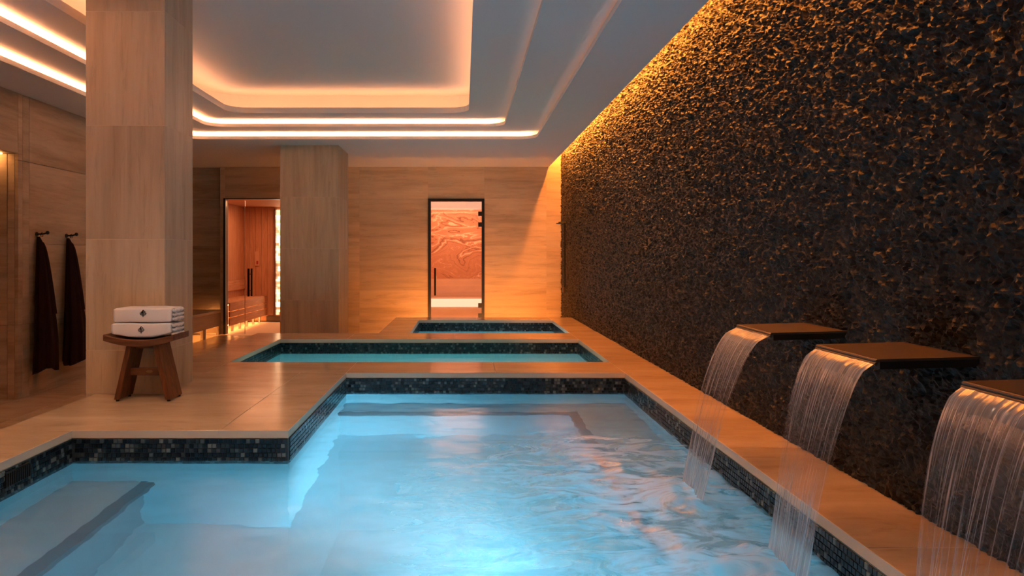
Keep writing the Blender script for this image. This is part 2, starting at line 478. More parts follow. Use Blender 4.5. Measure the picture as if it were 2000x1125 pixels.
M['saunaled'] = emit('sauna_floor_light', (1.0, 0.46, 0.15), 8.0)
M['terry'] = plain('white_terry', (0.86, 0.85, 0.86), 0.95, spec=0.1, bump=(420, 0.5, 0.003))
M['thread'] = plain('brown_thread', (0.03, 0.018, 0.012), 0.8)
M['robe'] = plain('dark_brown_robe_cloth', (0.026, 0.0095, 0.008), 0.9, spec=0.15, bump=(260, 0.3, 0.002))
M['rubber'] = plain('black_rubber', (0.01, 0.01, 0.01), 0.7)
M['brass'] = plain('dull_brass', (0.35, 0.24, 0.12), 0.4, metal=0.9)
M['paper'] = plain('pale_control_panel', (0.62, 0.36, 0.24), 0.5)
M['red'] = plain('red_display', (0.35, 0.02, 0.01), 0.4)
M['chrome'] = plain('brushed_steel', (0.5, 0.48, 0.45), 0.25, metal=1.0)
def saltmat():
    m, nt, out = newmat('backlit_salt_brick'); L = nt.links
    oi = N(nt, 'ShaderNodeObjectInfo'); tc = N(nt, 'ShaderNodeTexCoord')
    nz = N(nt, 'ShaderNodeTexNoise'); nz.inputs['Scale'].default_value = 45; nz.inputs['Detail'].default_value = 3
    L.new(tc.outputs['Generated'], nz.inputs['Vector'])
    r = ramp(nt, [(0.0, (0.75, 0.27, 0.10)), (1.0, (1.0, 0.66, 0.38))])
    L.new(oi.outputs['Random'], r.inputs['Fac'])
    mr = N(nt, 'ShaderNodeMapRange'); mr.inputs[3].default_value = 0.4; mr.inputs[4].default_value = 1.7
    L.new(oi.outputs['Random'], mr.inputs[0])
    e = N(nt, 'ShaderNodeEmission'); L.new(r.outputs[0], e.inputs[0]); L.new(mr.outputs[0], e.inputs[1])
    L.new(e.outputs[0], out.inputs[0])
    return m
M['salt'] = saltmat()

# ------------------------------------------------------------------ key dimensions
FLOOR = -0.384
Z0 = 2.437                                  # lower ceiling
XW = 1.657                                  # rough wall
XL = -4.10                                  # robe wall
YB = 12.08                                  # end wall
YN = -2.5                                   # wall behind the camera
WZ = -0.16                                  # water level
CT = 0.043                                  # coping thickness
G = 0.0016                                  # half joint

# ------------------------------------------------------------------ floor (lower level)
def slab(parent, x0, x1, y0, y1, z0, z1, mat, name='slab', bev=0.0015):
    return box(name, x0 + G, x1 - G, y0 + G, y1 - G, z0, z1, mat, parent, bev)

floor = boxes('floor', [(-5.3, -2.45, YN, 14.8, FLOOR - 0.15, FLOOR - 0.02), (-2.45, XW + 0.1, 10.87, 14.8, FLOOR - 0.15, FLOOR - 0.02),
    (-2.45, -0.98, 8.65, 10.87, FLOOR - 0.15, FLOOR - 0.02)], M['grout'])
tag(floor, kind='structure')
ys = [YN + 1.2 * k for k in range(13)]
for y0, y1 in zip(ys[:-1], ys[1:]):
    y1 = min(y1, YB)
    if y0 >= YB: break
    for x0, x1 in ((-5.2, XL), (XL, -3.65), (-3.65, -2.95), (-2.95, -2.42)):
        if x0 < -5 and y1 < 4.9: continue
        slab(floor, x0, x1, y0, y1, FLOOR - 0.03, FLOOR, M['deck'])
for x0, x1 in ((-2.42, -1.2), (-1.2, 0.0), (0.0, 0.83), (0.83, XW)):
    slab(floor, x0, x1, 10.7, YB, FLOOR - 0.03, FLOOR, M['deck'])
for x0, x1 in ((-2.42, -1.7), (-1.7, -0.98)):
    slab(floor, x0, x1, 8.6, 10.7, FLOOR - 0.03, FLOOR, M['deck'])

# ------------------------------------------------------------------ pool deck
deck = boxes('pool_deck', [
    (-2.49, -2.44, YN, 8.69, FLOOR, -CT), (-2.44, -1.0, 8.64, 8.69, FLOOR, -CT),
    (-1.02, -0.97, 8.69, 10.91, FLOOR, -CT), (-0.97, XW, 10.86, 10.91, FLOOR, -CT)], M['wall_h'])
tag(deck, kind='structure')
DL = -2.5
rects = []
def strip(x0, x1, y0, y1, xs=(), ys_=()):
    X = [x0] + [x for x in xs if x0 < x < x1] + [x1]
    Y = [y0] + [y for y in ys_ if y0 < y < y1] + [y1]
    for a, b in zip(X[:-1], X[1:]):
        for c, d in zip(Y[:-1], Y[1:]): rects.append((a, b, c, d))
strip(DL, -2.10, YN, 3.845, ys_=(-1.3, -0.1, 1.1, 2.3, 3.4))
strip(DL, -0.94, 3.845, 5.75, xs=(-1.31,), ys_=(4.86,))
strip(DL, 1.295, 5.75, 6.33, xs=(-2.065, -0.94, 0.26))
strip(DL, -2.065, 6.33, 8.08, ys_=(7.2,))
strip(DL, 1.295, 8.08, 8.70, xs=(-1.31, -0.1))
strip(-1.03, -0.65, 8.70, 10.48, ys_=(9.6,))
strip(-1.03, 1.295, 10.48, 10.92, xs=(0.2,))
strip(1.295, XW, YN, 10.92, ys_=[-1.3 + 1.2 * k for k in range(11)])
strip(-2.10, 1.295, YN, 0.70, xs=(-1.0, 0.2), ys_=(-0.9,))
for r in rects:
    slab(deck, *r, -CT, 0.0, M['deck'], bev=0.0008)
boxes('joint_filler', [(a + .002, b - .002, c + .002, d - .002, -CT + .002, -0.0012) for a, b, c, d in
      [(a - .003, b + .003, c - .003, d + .003) for a, b, c, d in rects]], M['grout'], deck)

# unseen light strip added behind the far platform's riser to brighten the end wall
M['step'] = emit('added_wash_led', (1.0, 0.36, 0.09), 34.0)
box('added_wash_strip', -0.98, 1.10, 10.915, 10.93, -0.275, -0.25, M['step'], deck)

# ------------------------------------------------------------------ pools
BAND = 7; PITCH = 0.0245
tiles = []        # (x, y, z, axis, sign)  axis: the wall normal
def basin(name, poly, zf):
    """poly: inner outline, counter-clockwise; closed walls and floor facing inwards"""
    bm = bmesh.new()
    n = len(poly)
    lo = [bm.verts.new((x, y, zf)) for x, y in poly]
    hi = [bm.verts.new((x, y, -CT)) for x, y in poly]
    bm.faces.new(lo)
    for k in range(n):
        bm.faces.new((lo[k], lo[(k + 1) % n], hi[(k + 1) % n], hi[k]))
    bmesh.ops.triangulate(bm, faces=bm.faces)
    o = finish(name, bm, M['plaster'])
    tag(o, kind='structure')
    # dark grout bed of the waterline mosaic
    bm = bmesh.new()
    for k in range(n):
        (xa, ya), (xb, yb) = poly[k], poly[(k + 1) % n]
        d = Vector((xb - xa, yb - ya, 0)).normalized(); nn = Vector((-d.y, d.x, 0))   # inwards
        e = nn * 0.003
        zt, zb = -CT, -CT - BAND * PITCH - 0.001
        vs = [bm.verts.new((xa + e.x, ya + e.y, zb)), bm.verts.new((xb + e.x, yb + e.y, zb)),
              bm.verts.new((xb + e.x, yb + e.y, zt)), bm.verts.new((xa + e.x, ya + e.y, zt))]
        bm.faces.new(vs)
        L = math.hypot(xb - xa, yb - ya)
        for r in range(BAND):
            off = random.random() * PITCH
            c = 0
            while off + (c + 1) * PITCH < L:
                s = off + (c + 0.5) * PITCH
                p = Vector((xa, ya, 0)) + d * s + nn * 0.0045
                tiles.append((p.x, p.y, -CT - 0.0015 - (r + 0.5) * PITCH, nn.x, nn.y, o, r))
                c += 1
    g = finish('grout_bed', bm, M['tgrout'], parent=o)
    return o
main = basin('main_pool_basin', [(-2.10, 0.70), (1.295, 0.70), (1.295, 5.75), (-0.94, 5.75), (-0.94, 3.845), (-2.10, 3.845)], -1.15)
mid = basin('middle_pool_basin', [(-2.065, 6.33), (1.295, 6.33), (1.295, 8.08), (-2.065, 8.08)], -1.15)
far = basin('far_pool_basin', [(-0.65, 8.70), (1.31, 8.70), (1.31, 10.48), (-0.65, 10.48)], -1.15)

# mosaic tiles: the 300 largest in view as parts, the rest joined per basin
HT = 0.0112; TT = 0.003
def tile_geo(nx, ny):
    u = Vector((-ny, nx, 0)); n = Vector((nx, ny, 0)); z = Vector((0, 0, 1))
    h, b = HT, HT * 0.84
    out = []
    for a, s in ((h, -TT), (b, TT)):
        for su, sz in ((-1, -1), (1, -1), (1, 1), (-1, 1)):
            out.append(u * su * a + z * sz * a + n * s)
    return out
TF = [(4, 5, 6, 7), (0, 1, 5, 4), (1, 2, 6, 5), (2, 3, 7, 6), (3, 0, 4, 7)]
def proj(x, y, z):
    return 905 + FPX * x / y, 500 - FPX * (z - CAM_Z) / y
rank = []
for i, t in enumerate(tiles):
    x, y, z, nx, ny, ow, r = t
    if y < 1.2: continue
    px, py = proj(x, y, z)
    v = Vector((-x, -y, CAM_Z - z))
    c = (v.x * nx + v.y * ny) / v.length
    if c <= 0 or not (0 < px < 2000 and 0 < py < 1125) or z < WZ - 0.005: continue
    if ny < -0.5 and y < 2: continue
    rank.append((c / (v.length ** 2), i))
rank.sort(reverse=True)
solo = set(i for _, i in rank[:300])
tone_rng = random.Random(3)
variants = {}
def tile_mesh(nx, ny, tone):
    key = (round(nx), round(ny), tone)
    if key not in variants:
        me = bpy.data.meshes.new('mosaic_tile')
        me.from_pydata([tuple(v) for v in tile_geo(nx, ny)], [], TF)
        at = me.attributes.new('tone', 'FLOAT', 'FACE')
        for d in at.data: d.value = tone / 7.0
        me.materials.append(M['mosaic']); me.update()
        variants[key] = me
    return variants[key]
acc = {}
for i, t in enumerate(tiles):
    x, y, z, nx, ny, ow, r = t
    tone = min(7, int(8 * tone_rng.random() ** 1.7))
    if i in solo:
        link_mesh('mosaic_tile', tile_mesh(nx, ny, tone), (x, y, z), ow)
    else:
        A = acc.setdefault(ow.name, ([], [], [], ow))
        b0 = len(A[0])
        A[0].extend((v.x + x, v.y + y, v.z + z) for v in tile_geo(nx, ny))
        A[1].extend(tuple(k + b0 for k in f) for f in TF)
        A[2].extend([tone / 7.0] * 5)
for nme, (V, F, T, ow) in acc.items():
    me = bpy.data.meshes.new('mosaic_band'); me.from_pydata(V, [], F)
    at = me.attributes.new('tone', 'FLOAT', 'FACE')
    at.data.foreach_set('value', T)
    me.materials.append(M['mosaic']); me.update()
    o = link_mesh('mosaic_band', me, (0, 0, 0), ow); o['kind'] = 'stuff'

# seats under water with dark nosing
SZ = -0.55
boxes('pool_seat', [(-0.94, 1.295, 5.45, 5.75, -1.15, SZ)], M['seatlining'], main)
boxes('pool_seat', [(0.86, 1.295, 0.70, 5.45, -1.15, SZ)], M['seatlining'], main)
boxes('pool_seat', [(-2.10, -1.72, 0.70, 3.845, -1.15, SZ)], M['seatlining'], main)
box('seat_nosing', -0.94, 0.86, 5.40, 5.46, SZ - 0.05, SZ + 0.004, M['nosing'], main)
box('seat_nosing', 0.80, 0.865, 0.70, 5.46, SZ - 0.05, SZ + 0.004, M['nosing'], main)
box('seat_nosing', -1.73, -1.655, 0.70, 3.845, SZ - 0.05, SZ + 0.004, M['nosing'], main)
# overflow grille in the left-hand waterline band
gr = box('overflow_grille', -2.097, -2.085, 3.27, 3.45, -0.125, -0.055, M['black'], main)
for k in range(11):
    yy = 3.28 + k * 0.016
    box('grille_slat', -2.086, -2.080, yy, yy + 0.007, -0.12, -0.06, M['rubber'], gr)

# water surfaces
def water_obj(name, x0, x1, y0, y1, step, mat, label, amp, cut=None):
    nx = int((x1 - x0) / step) + 1; ny = int((y1 - y0) / step) + 1
    X, Y = np.meshgrid(np.linspace(x0, x1, nx), np.linspace(y0, y1, ny), indexing='ij')
    Z = np.full_like(X, WZ)
    Z += amp * ((vnoise(X * 5, Y * 7, 3) - .5) + 0.5 * (vnoise(X * 11, Y * 16, 5) - .5))
    if cut:
        turb = np.zeros_like(X)
        for fx, fy in FALLS:
            d = np.sqrt((X - fx + 0.05) ** 2 + ((Y - fy) * 0.8) ** 2)
            turb = np.maximum(turb, np.exp(-(d / 0.75) ** 2))
            dd = np.sqrt((X - fx + 0.02) ** 2 + (np.maximum(np.abs(Y - fy) - 0.15, 0)) ** 2)
            Z += 0.022 * np.exp(-(dd / 0.11) ** 2) * (0.5 + vnoise(X * 18, Y * 18, 31))
        wx = X + 0.12 * vnoise(X * 3, Y * 3, 8); wy = Y + 0.12 * vnoise(X * 3, Y * 3, 9)
        Z += turb * 0.022 * ((1 - np.abs(2 * vnoise(wx * 4, wy * 6.5, 12) - 1)) - 0.5 + 0.45 * ((1 - np.abs(2 * vnoise(wx * 10, wy * 14, 13) - 1)) - .5))
    mask = None
    P = np.stack([X, Y, Z], axis=-1)
    if cut:
        cx = (X[:-1, :-1] + X[1:, 1:]) / 2; cy = (Y[:-1, :-1] + Y[1:, 1:]) / 2
        mask = ~((cx < cut[0]) & (cy > cut[1]))
    me = grid_mesh(name, P, mask)
    me.materials.append(mat)
    o = link_mesh(name, me)
    tag(o, label, 'water', kind='stuff')
    return o
water_obj('pool_water', -2.0995, 1.2945, 0.7005, 5.7495, 0.0165, M['water'], 'foaming pale blue water filling the large front pool', 0.004, cut=(-0.94, 3.845))
water_obj('pool_water', -2.0645, 1.2945, 6.3305, 8.0795, 0.05, M['water2'], 'still turquoise water in the long middle pool', 0.002)
water_obj('pool_water', -0.6495, 1.3095, 8.7005, 10.4795, 0.05, M['water2'], 'pale water in the small farthest pool', 0.002)

# ------------------------------------------------------------------ rough stone wall (right)
yn = [YN]
while yn[-1] < 1.3: yn.append(yn[-1] + 0.06)
while yn[-1] < YB: yn.append(yn[-1] + max(0.0075, yn[-1] * 0.0038))
yn[-1] = YB
yv = np.array(yn); zv = np.arange(FLOOR, 2.90, 0.0088)
Yg, Zg = np.meshgrid(yv, zv, indexing='ij')
wy = Yg + 0.05 * (vnoise(Yg * 14, Zg * 14, 1) - .5); wz = Zg + 0.05 * (vnoise(Yg * 14, Zg * 14, 2) - .5)
h = np.zeros_like(Yg)
for f, a, s in ((26, 0.015, 41), (52, 0.017, 42), (100, 0.012, 43)):
    c = math.cos(0.5 * s); sn = math.sin(0.5 * s)
    u = wy * c - wz * sn; v = wy * sn + wz * c
    h += a * (1 - np.abs(2 * vnoise(u * f, v * f, s) - 1)) ** 1.3
P = np.stack([XW + 0.018 - h, Yg, Zg], axis=-1)
me = grid_mesh('wall_right', P, smooth=False)
me.materials.append(M['rough'])
wr = link_mesh('wall_right', me); tag(wr, kind='structure')

# ------------------------------------------------------------------ end wall with two openings
SX0, SX1, SZT = -4.02, -2.75, 1.91         # sauna opening
DX0, DX1, DZT = -0.595, 0.354, 1.902       # steam room door
wb = boxes('wall_back', [
    (-5.3, -4.10, YB + 0.112, YB + 0.2, FLOOR, 2.9), (-4.10, SX0, YB + 0.0015, YB + 0.12, FLOOR, 2.9),
    (SX0, SX1, YB + 0.0015, YB + 0.12, SZT, 2.9), (SX1, DX0, YB + 0.0015, YB + 0.12, FLOOR, 2.9),
    (DX0, DX1, YB + 0.0015, YB + 0.12, DZT, 2.9), (DX1, XW + 0.05, YB + 0.0015, YB + 0.12, FLOOR, 2.9)], M['grout'])
tag(wb, kind='structure')
def panel(parent, x0, x1, y0, y1, z0, z1, mat):
    return box('stone_panel', x0, x1, y0, y1, z0, z1, mat, parent, 0.001)
g = 0.0016
rows = [FLOOR, 0.36, 1.11, DZT, 2.84]
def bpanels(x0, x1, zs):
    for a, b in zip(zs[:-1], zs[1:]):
        panel(wb, x0 + g, x1 - g, YB, YB + 0.03, a + g, b - g, M['wall_h_lit'])
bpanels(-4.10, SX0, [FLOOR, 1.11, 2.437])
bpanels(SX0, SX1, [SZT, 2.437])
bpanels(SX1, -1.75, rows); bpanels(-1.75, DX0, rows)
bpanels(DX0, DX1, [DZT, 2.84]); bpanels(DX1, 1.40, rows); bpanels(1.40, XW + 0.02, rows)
for a, b in zip(rows[:-1], rows[1:]):
    panel(wb, -5.2, -4.10 - g, YB + 0.11, YB + 0.15, a + g, b - g, M['wall_h'])

# ------------------------------------------------------------------ left wall, lit opening and bench niche
wl = boxes('wall_left', [
    (-4.25, XL - 0.03, YN, 4.9, FLOOR, 2.5), (-5.2, XL - 0.03, 6.63, 9.15, FLOOR, 2.5),
    (-5.2, XL - 0.03, 4.9, 6.63, 1.88, 2.5), (-5.3, -5.2, 4.8, 12.3, FLOOR, 2.5), (-5.2, -4.25, 4.8, 4.9, FLOOR, 1.88)], M['wall_h'])
tag(wl, kind='structure')
lrows = [FLOOR, 0.30, 1.05, 1.82, 2.437]
for y0, y1 in ((6.60, 6.67), (6.67, 6.77), (6.77, 7.95), (7.95, 9.15)):
    for a, b in zip(lrows[:-1], lrows[1:]):
        panel(wl, XL - 0.032, XL, y0 + g, y1 - g, a + g, b - g, M['wall_h'])
for a, b in ((FLOOR, 0.30), (0.30, 1.05), (1.05, 1.878)):
    panel(wl, -5.2, -4.20, 6.595, 6.632, a + g, b - g, M['wall_h'])
    panel(wl, -4.198, XL - 0.033, 6.60, 6.632, a + g, b - g, M['wall_h'])
panel(wl, XL - 0.032, XL, 4.9, 6.598, 1.882, 2.437, M['wall_h'])
panel(wl, XL - 0.032, XL, 3.6, 4.898, FLOOR, 2.437, M['wall_h'])
for a, b in zip(lrows[:-1], lrows[1:]):
    panel(wl, -5.2, -5.17, 9.16, 10.6, a + g, b - g, M['wall_h'])
    panel(wl, -5.2, -5.17, 10.6, 12.18, a + g, b - g, M['wall_h'])
nl = box('niche_light', -4.75, -4.22, 6.50, 6.56, 1.868, 1.878, emit('niche_led', (1.0, 0.42, 0.12), 6.0), wl)

wn = boxes('wall_near', [(-4.3, XW + 0.2, YN - 0.1, YN, FLOOR, 2.95)], M['wall_h'])
tag(wn, kind='structure')

# ------------------------------------------------------------------ tray ceiling
def rrect(x0, x1, y0, y1, r, seg=8):
    pts = []
    for cx, cy, a in ((x1 - r, y1 - r, 0), (x0 + r, y1 - r, 90), (x0 + r, y0 + r, 180), (x1 - r, y0 + r, 270)):
        for k in range(seg + 1):
            t = math.radians(a + 90 * k / seg)
            pts.append((cx + r * math.cos(t), cy + r * math.sin(t)))
    return pts
def ring_between(bm, A, B):
    n = len(A)
    for k in range(n):
        bm.faces.new((A[k], A[(k + 1) % n], B[(k + 1) % n], B[k]))
def loop(bm, pts, z):
    return [bm.verts.new((x, y, z)) for x, y in pts]

TR = [(-3.55, 0.93, -1.60, 9.21), (-3.14, 0.50, -1.20, 8.83), (-2.75, 0.065, -0.80, 8.43)]
ZT = [Z0, Z0 + 0.09, Z0 + 0.18]
ZTOP = 2.89
LIP = [0.040, 0.040, 0.065]
RAD = 0.22
CW = [0.17, 0.17, 0.32]
def opening(i, off=0.0):
    x0, x1, y0, y1 = TR[i]
    return rrect(x0 - off, x1 + off, y0 - off, y1 + off, RAD + off)
bm = bmesh.new()
for i in range(3):
    z = ZT[i]
    inner = loop(bm, opening(i), z)
    if i == 0:
        outer = [bm.verts.new((x, y, z)) for x, y in ((-5.3, YN), (1.441, YN), (1.441, 12.25), (-5.3, 12.25))]
        es = [bm.edges.new((outer[k], outer[(k + 1) % 4])) for k in range(4)]
        es += [bm.edges.new((inner[k], inner[(k + 1) % len(inner)])) for k in range(len(inner))]
        bmesh.ops.triangle_fill(bm, edges=es, use_beauty=True)
    else:
        ring_between(bm, inner, loop(bm, opening(i - 1, CW[i - 1]), z))
    # lip, trough and outer side of the cove
    lip_t = loop(bm, opening(i), z + LIP[i])
    ring_between(bm, inner, lip_t)
    lip_b = loop(bm, opening(i, 0.018), z + LIP[i]); ring_between(bm, lip_t, lip_b)
    tr_i = loop(bm, opening(i, 0.018), z + 0.010); ring_between(bm, lip_b, tr_i)
    tr_o = loop(bm, opening(i, CW[i]), z + 0.010); ring_between(bm, tr_i, tr_o)
    nz = ZT[i + 1] if i < 2 else ZTOP
    up = loop(bm, opening(i, CW[i]), nz); ring_between(bm, tr_o, up)
    if i == 2: bm.faces.new(up)
# slot beside the rough wall
def quad(a, b, c, d): bm.faces.new([bm.verts.new(p) for p in (a, b, c, d)])
quad((1.441, YN, Z0), (1.441, 12.25, Z0), (1.441, 12.25, 2.86), (1.441, YN, 2.86))
quad((1.441, YN, 2.86), (1.441, 12.25, 2.86), (1.75, 12.25, 2.86), (1.75, YN, 2.86))
quad((1.75, YN, Z0 - .5), (1.75, 12.25, Z0 - .5), (1.75, 12.25, 2.86), (1.75, YN, 2.86))
ceil = finish('ceiling', bm, M['ceiling']); tag(ceil, kind='structure')
# cove led strips: full strength along the left, far and near sides, dimmed along the right of the outer trays
def led(pts_a, pts_b, z0, z1, mat, closed):
    bm = bmesh.new()
    A = loop(bm, pts_a, z0); B = loop(bm, pts_b, z0); C = loop(bm, pts_b, z1); D = loop(bm, pts_a, z1)
    n = len(A)
    for k in range(n if closed else n - 1):
        q = (k + 1) % n
        for a, b in ((A, B), (B, C), (C, D), (D, A)):
            bm.faces.new((a[k], a[q], b[q], b[k]))
    finish('cove_light_strip', bm, mat, parent=ceil)
for i in range(3):
    o1, o2, zl = (0.045, 0.075, 0.0105) if i < 2 else (0.06, 0.09, 0.044)
    A, B = opening(i, o1), opening(i, o2)
    z0, z1 = ZT[i] + zl, ZT[i] + zl + 0.009
    if i == 2:
        led(A, B, z0, z1, M['cove_in'], True)
    else:
        led(A[5:-5], B[5:-5], z0, z1, M['cove'], False)
        led([A[-1], A[0]], [B[-1], B[0]], z0, z1, M['cove_dim'], False)
box('slot_light_strip', 1.52, 1.545, 2.3, 12.0, 2.72, 2.73, M['slot'], ceil)

# out-of-view fill lamps added in the tray ceiling to brighten column, towels, deck
M['lens'] = emit('fill_lamp_lens', (1.0, 0.60, 0.36), 8.0)
for dx, dw in ((-2.35, 'nearest the column'), (-1.35, 'between the other two'), (-0.35, 'farthest from the column')):
    dl = empty('added_fill_lamp', (dx, 3.1, ZTOP - 0.004))
    tag(dl, 'small round fill lamp added in the ceiling, ' + dw, 'fill lamp', 'added tray ceiling fill lamps')
    bm = bmesh.new(); tube(bm, [(dx, 3.1, ZTOP - 0.006), (dx, 3.1, ZTOP - 0.001)], [0.046, 0.050], 24); finish('trim_ring', bm, M['black'], parent=dl, recenter=True)
    bm = bmesh.new(); tube(bm, [(dx, 3.1, ZTOP - 0.008), (dx, 3.1, ZTOP - 0.0062)], 0.034, 24); finish('lens', bm, M['lens'], parent=dl, recenter=True)
    l = bpy.data.lights.new('fill_lamp_beam', 'SPOT'); l.energy = 15; l.color = (1.0, 0.60, 0.36)
    l.spot_size = math.radians(120); l.spot_blend = 0.8; l.shadow_soft_size = 0.034
    lo = bpy.data.objects.new('fill_lamp_beam', l); COL.objects.link(lo); lo.location = (dx, 3.1, ZTOP - 0.02)

# ------------------------------------------------------------------ columns
def column(name, x0, x1, y0, y1, zb, zt, seams, mat, sides):
    t = 0.018; c_ = 0.0015
    lst = [(x0 + c_, x1 - c_, y0 + c_, y1 - c_, zb, zt)]
    core = boxes(name, lst, M['grout'])
    tag(core, kind='structure')
    zs = [zb] + seams + [zt]
    for a, b in zip(zs[:-1], zs[1:]):
        a += 0.0025; b -= 0.0025
        panel(core, x0, x1, y0, y0 + t + .001, a, b, mat)
        panel(core, x0, x1, y1 - t - .001, y1, a, b, mat)
        panel(core, x1 - t - .001, x1, y0 + t + .002, y1 - t - .002, a, b, mat)
        panel(core, x0, x0 + t + .001, y0 + t + .002, y1 - t - .002, a, b, mat)
    return core
cf = column('column', -2.56, -2.024, 4.86, 5.36, 0.0, ZTOP, [0.297, 1.050, 1.821, 2.596], M['wall_v'], 4)
boxes('plinth', [(-2.558, -2.502, 4.862, 5.358, FLOOR, -0.001)], M['wall_v'], cf)
cb = column('column', -2.483, -1.692, 9.71, 10.53, FLOOR, Z0, [0.339, 1.033, 1.734], M['wall_v'], 4)

# ------------------------------------------------------------------ steam room and its door
SRY = 13.75
st = boxes('wall_steam_room', [
    (-1.3, 1.05, SRY, SRY + 0.1, FLOOR, 2.0), (-1.4, -1.3, YB + 0.12, SRY + 0.1, FLOOR, 2.0),
    (1.05, 1.15, YB + 0.12, SRY + 0.1, FLOOR, 2.0), (-1.4, 1.15, YB + 0.12, SRY + 0.1, 2.0, 2.1)], M['steamwall'])
tag(st, kind='structure')
box('onyx_panel', -1.3, 1.05, SRY - 0.03, SRY - 0.001, 0.50, 1.82, M['onyx'], st)
box('lit_wall_band', -1.29, 1.04, SRY - 0.02, SRY - 0.001, 1.825, 1.998, emit('steam_lit_wall_glow', (1.0, 0.45, 0.27), 0.36), st)  # brightly lit upper wall, its light imitated by a glowing strip
sb = empty('steam_bench', (-0.1, 13.3, FLOOR))
tag(sb, 'pale stone bench with glowing front edge inside the steam room', 'bench')
box('back_panel', -1.29, 1.04, SRY - 0.06, SRY - 0.032, 0.155, 0.50, M['steamwall'], sb)
box('seat', -1.29, 1.04, 13.12, SRY - 0.062, 0.13, 0.155, M['steamwall'], sb)
box('glowing_edge', -1.29, 1.04, 13.10, 13.118, 0.005, 0.155, M['steamled'], sb)
box('riser', -1.29, 1.04, 13.16, 13.22, FLOOR, 0.128, M['steamwall'], sb)
box('foot_light', -1.29, 1.04, 13.10, 13.13, FLOOR + 0.001, FLOOR + 0.012, M['steamtop'], sb)

d1 = boxes('door_1', [
    (DX0, DX0 + 0.048, YB - 0.02, YB + 0.10, FLOOR, DZT), (DX1 - 0.045, DX1, YB - 0.02, YB + 0.10, FLOOR, DZT),
    (DX0 + 0.048, DX1 - 0.045, YB - 0.02, YB + 0.10, DZT - 0.045, DZT)], M['black'])
tag(d1, kind='structure')
leaf = box('glass_leaf', DX0 + 0.052, DX1 - 0.048, YB + 0.01, YB + 0.018, FLOOR + 0.008, DZT - 0.05, M['glass'], d1)
bm = bmesh.new()
hx = -0.475
tube(bm, [(hx, YB - 0.045, 0.272), (hx, YB - 0.045, 0.735)], 0.017, 12)
for zz in (0.33, 0.68): tube(bm, [(hx, YB - 0.045, zz), (hx, YB + 0.012, zz)], 0.009, 8)
finish('handle', bm, M['black'], parent=leaf, recenter=True)
for py in (417.5, 438.5, 596.5, 616.5):
    zc = CAM_Z - (py - 500) * YB / FPX
    box('hinge', DX1 - 0.105, DX1 - 0.04, YB - 0.012, YB + 0.024, zc - 0.038, zc + 0.038, M['black'], d1, 0.003)

# ------------------------------------------------------------------ sauna
SY1 = 14.6
sw = boxes('wall_sauna', [
    (-4.58, -4.48, YB + 0.2, SY1 + 0.1, FLOOR, 1.93), (-4.48, -2.4, SY1, SY1 + 0.1, FLOOR, 1.93),
    (-2.4, -2.3, YB + 0.12, SY1 + 0.1, FLOOR, 1.93), (-4.58, -2.3, YB + 0.13, SY1 + 0.1, 1.93, 2.0)], M['sauna_v'])
tag(sw, kind='structure')
# upright wall boards
k = 0
x = -4.47
while x < -3.83:
    box('wall_board', x + .002, min(x + 0.118, -3.832), SY1 - 0.014, SY1 - 0.001, FLOOR + 0.11, 1.925, M['sauna_v'], sw, 0.002)
    x += 0.12
y = YB + 0.22
while y < SY1 - 0.1:
    box('wall_board', -4.479, -4.466, y + .002, y + 0.118, 0.14, 1.925, M['sauna_v'], sw, 0.002)
    y += 0.12
box('skirting', -4.0, -3.6, SY1 - 0.05, SY1 - 0.016, FLOOR + 0.001, FLOOR + 0.10, M['bronze'], sw)
bench = empty('sauna_bench', (-4.24, 13.3, FLOOR))
tag(bench, 'slatted wooden bench glowing underneath inside the sauna', 'bench')
for a, b in ((-0.012, 0.13), (-0.118, -0.024), (-0.265, -0.130)):
    box('front_slat', -4.03, -4.0, YB + 0.215, SY1 - 0.02, a, b, M['sauna_y'], bench, 0.003)
for kx in range(4):
    x0 = -4.46 + kx * 0.11
    box('seat_slat', x0, x0 + 0.10, YB + 0.215, SY1 - 0.02, 0.105, 0.135, M['sauna_y'], bench, 0.004)
yy = YB + 0.35
while yy < SY1:
    box('spacer', -4.045, -4.031, yy, yy + 0.03, -0.26, 0.10, M['teak_z'], bench)
    box('leg', -4.07, -4.035, yy + 0.12, yy + 0.16, FLOOR + 0.001, -0.262, M['chrome'], bench)
    yy += 0.42
box('backrest', -4.464, -4.43, YB + 0.215, SY1 - 0.02, 0.27, 0.46, M['sauna_y'], bench, 0.004)
box('bench_light', -4.22, -4.19, YB + 0.25, SY1 - 0.05, 0.055, 0.065, M['saunaled'], bench)
box('bench_light', -4.20, -4.17, YB + 0.25, SY1 - 0.05, -0.30, -0.29, M['saunaled'], bench)
cp = empty('sauna_control_panel', (-4.25, SY1 - 0.03, 0.7))
tag(cp, 'small upright control panel with red display on the sauna wall', 'control panel')
xc0, xc1 = (499 - 905) * SY1 / FPX, (507.5 - 905) * SY1 / FPX
zc0, zc1 = CAM_Z - 19 * SY1 / FPX, CAM_Z + 9 * SY1 / FPX
box('casing', xc0, xc1, SY1 - 0.04, SY1 - 0.015, zc0, zc1, M['paper'], cp, 0.004)
box('display', xc0 + 0.03, xc1 - 0.02, SY1 - 0.043, SY1 - 0.0401, zc0 + 0.03, zc0 + 0.10, M['red'], cp)
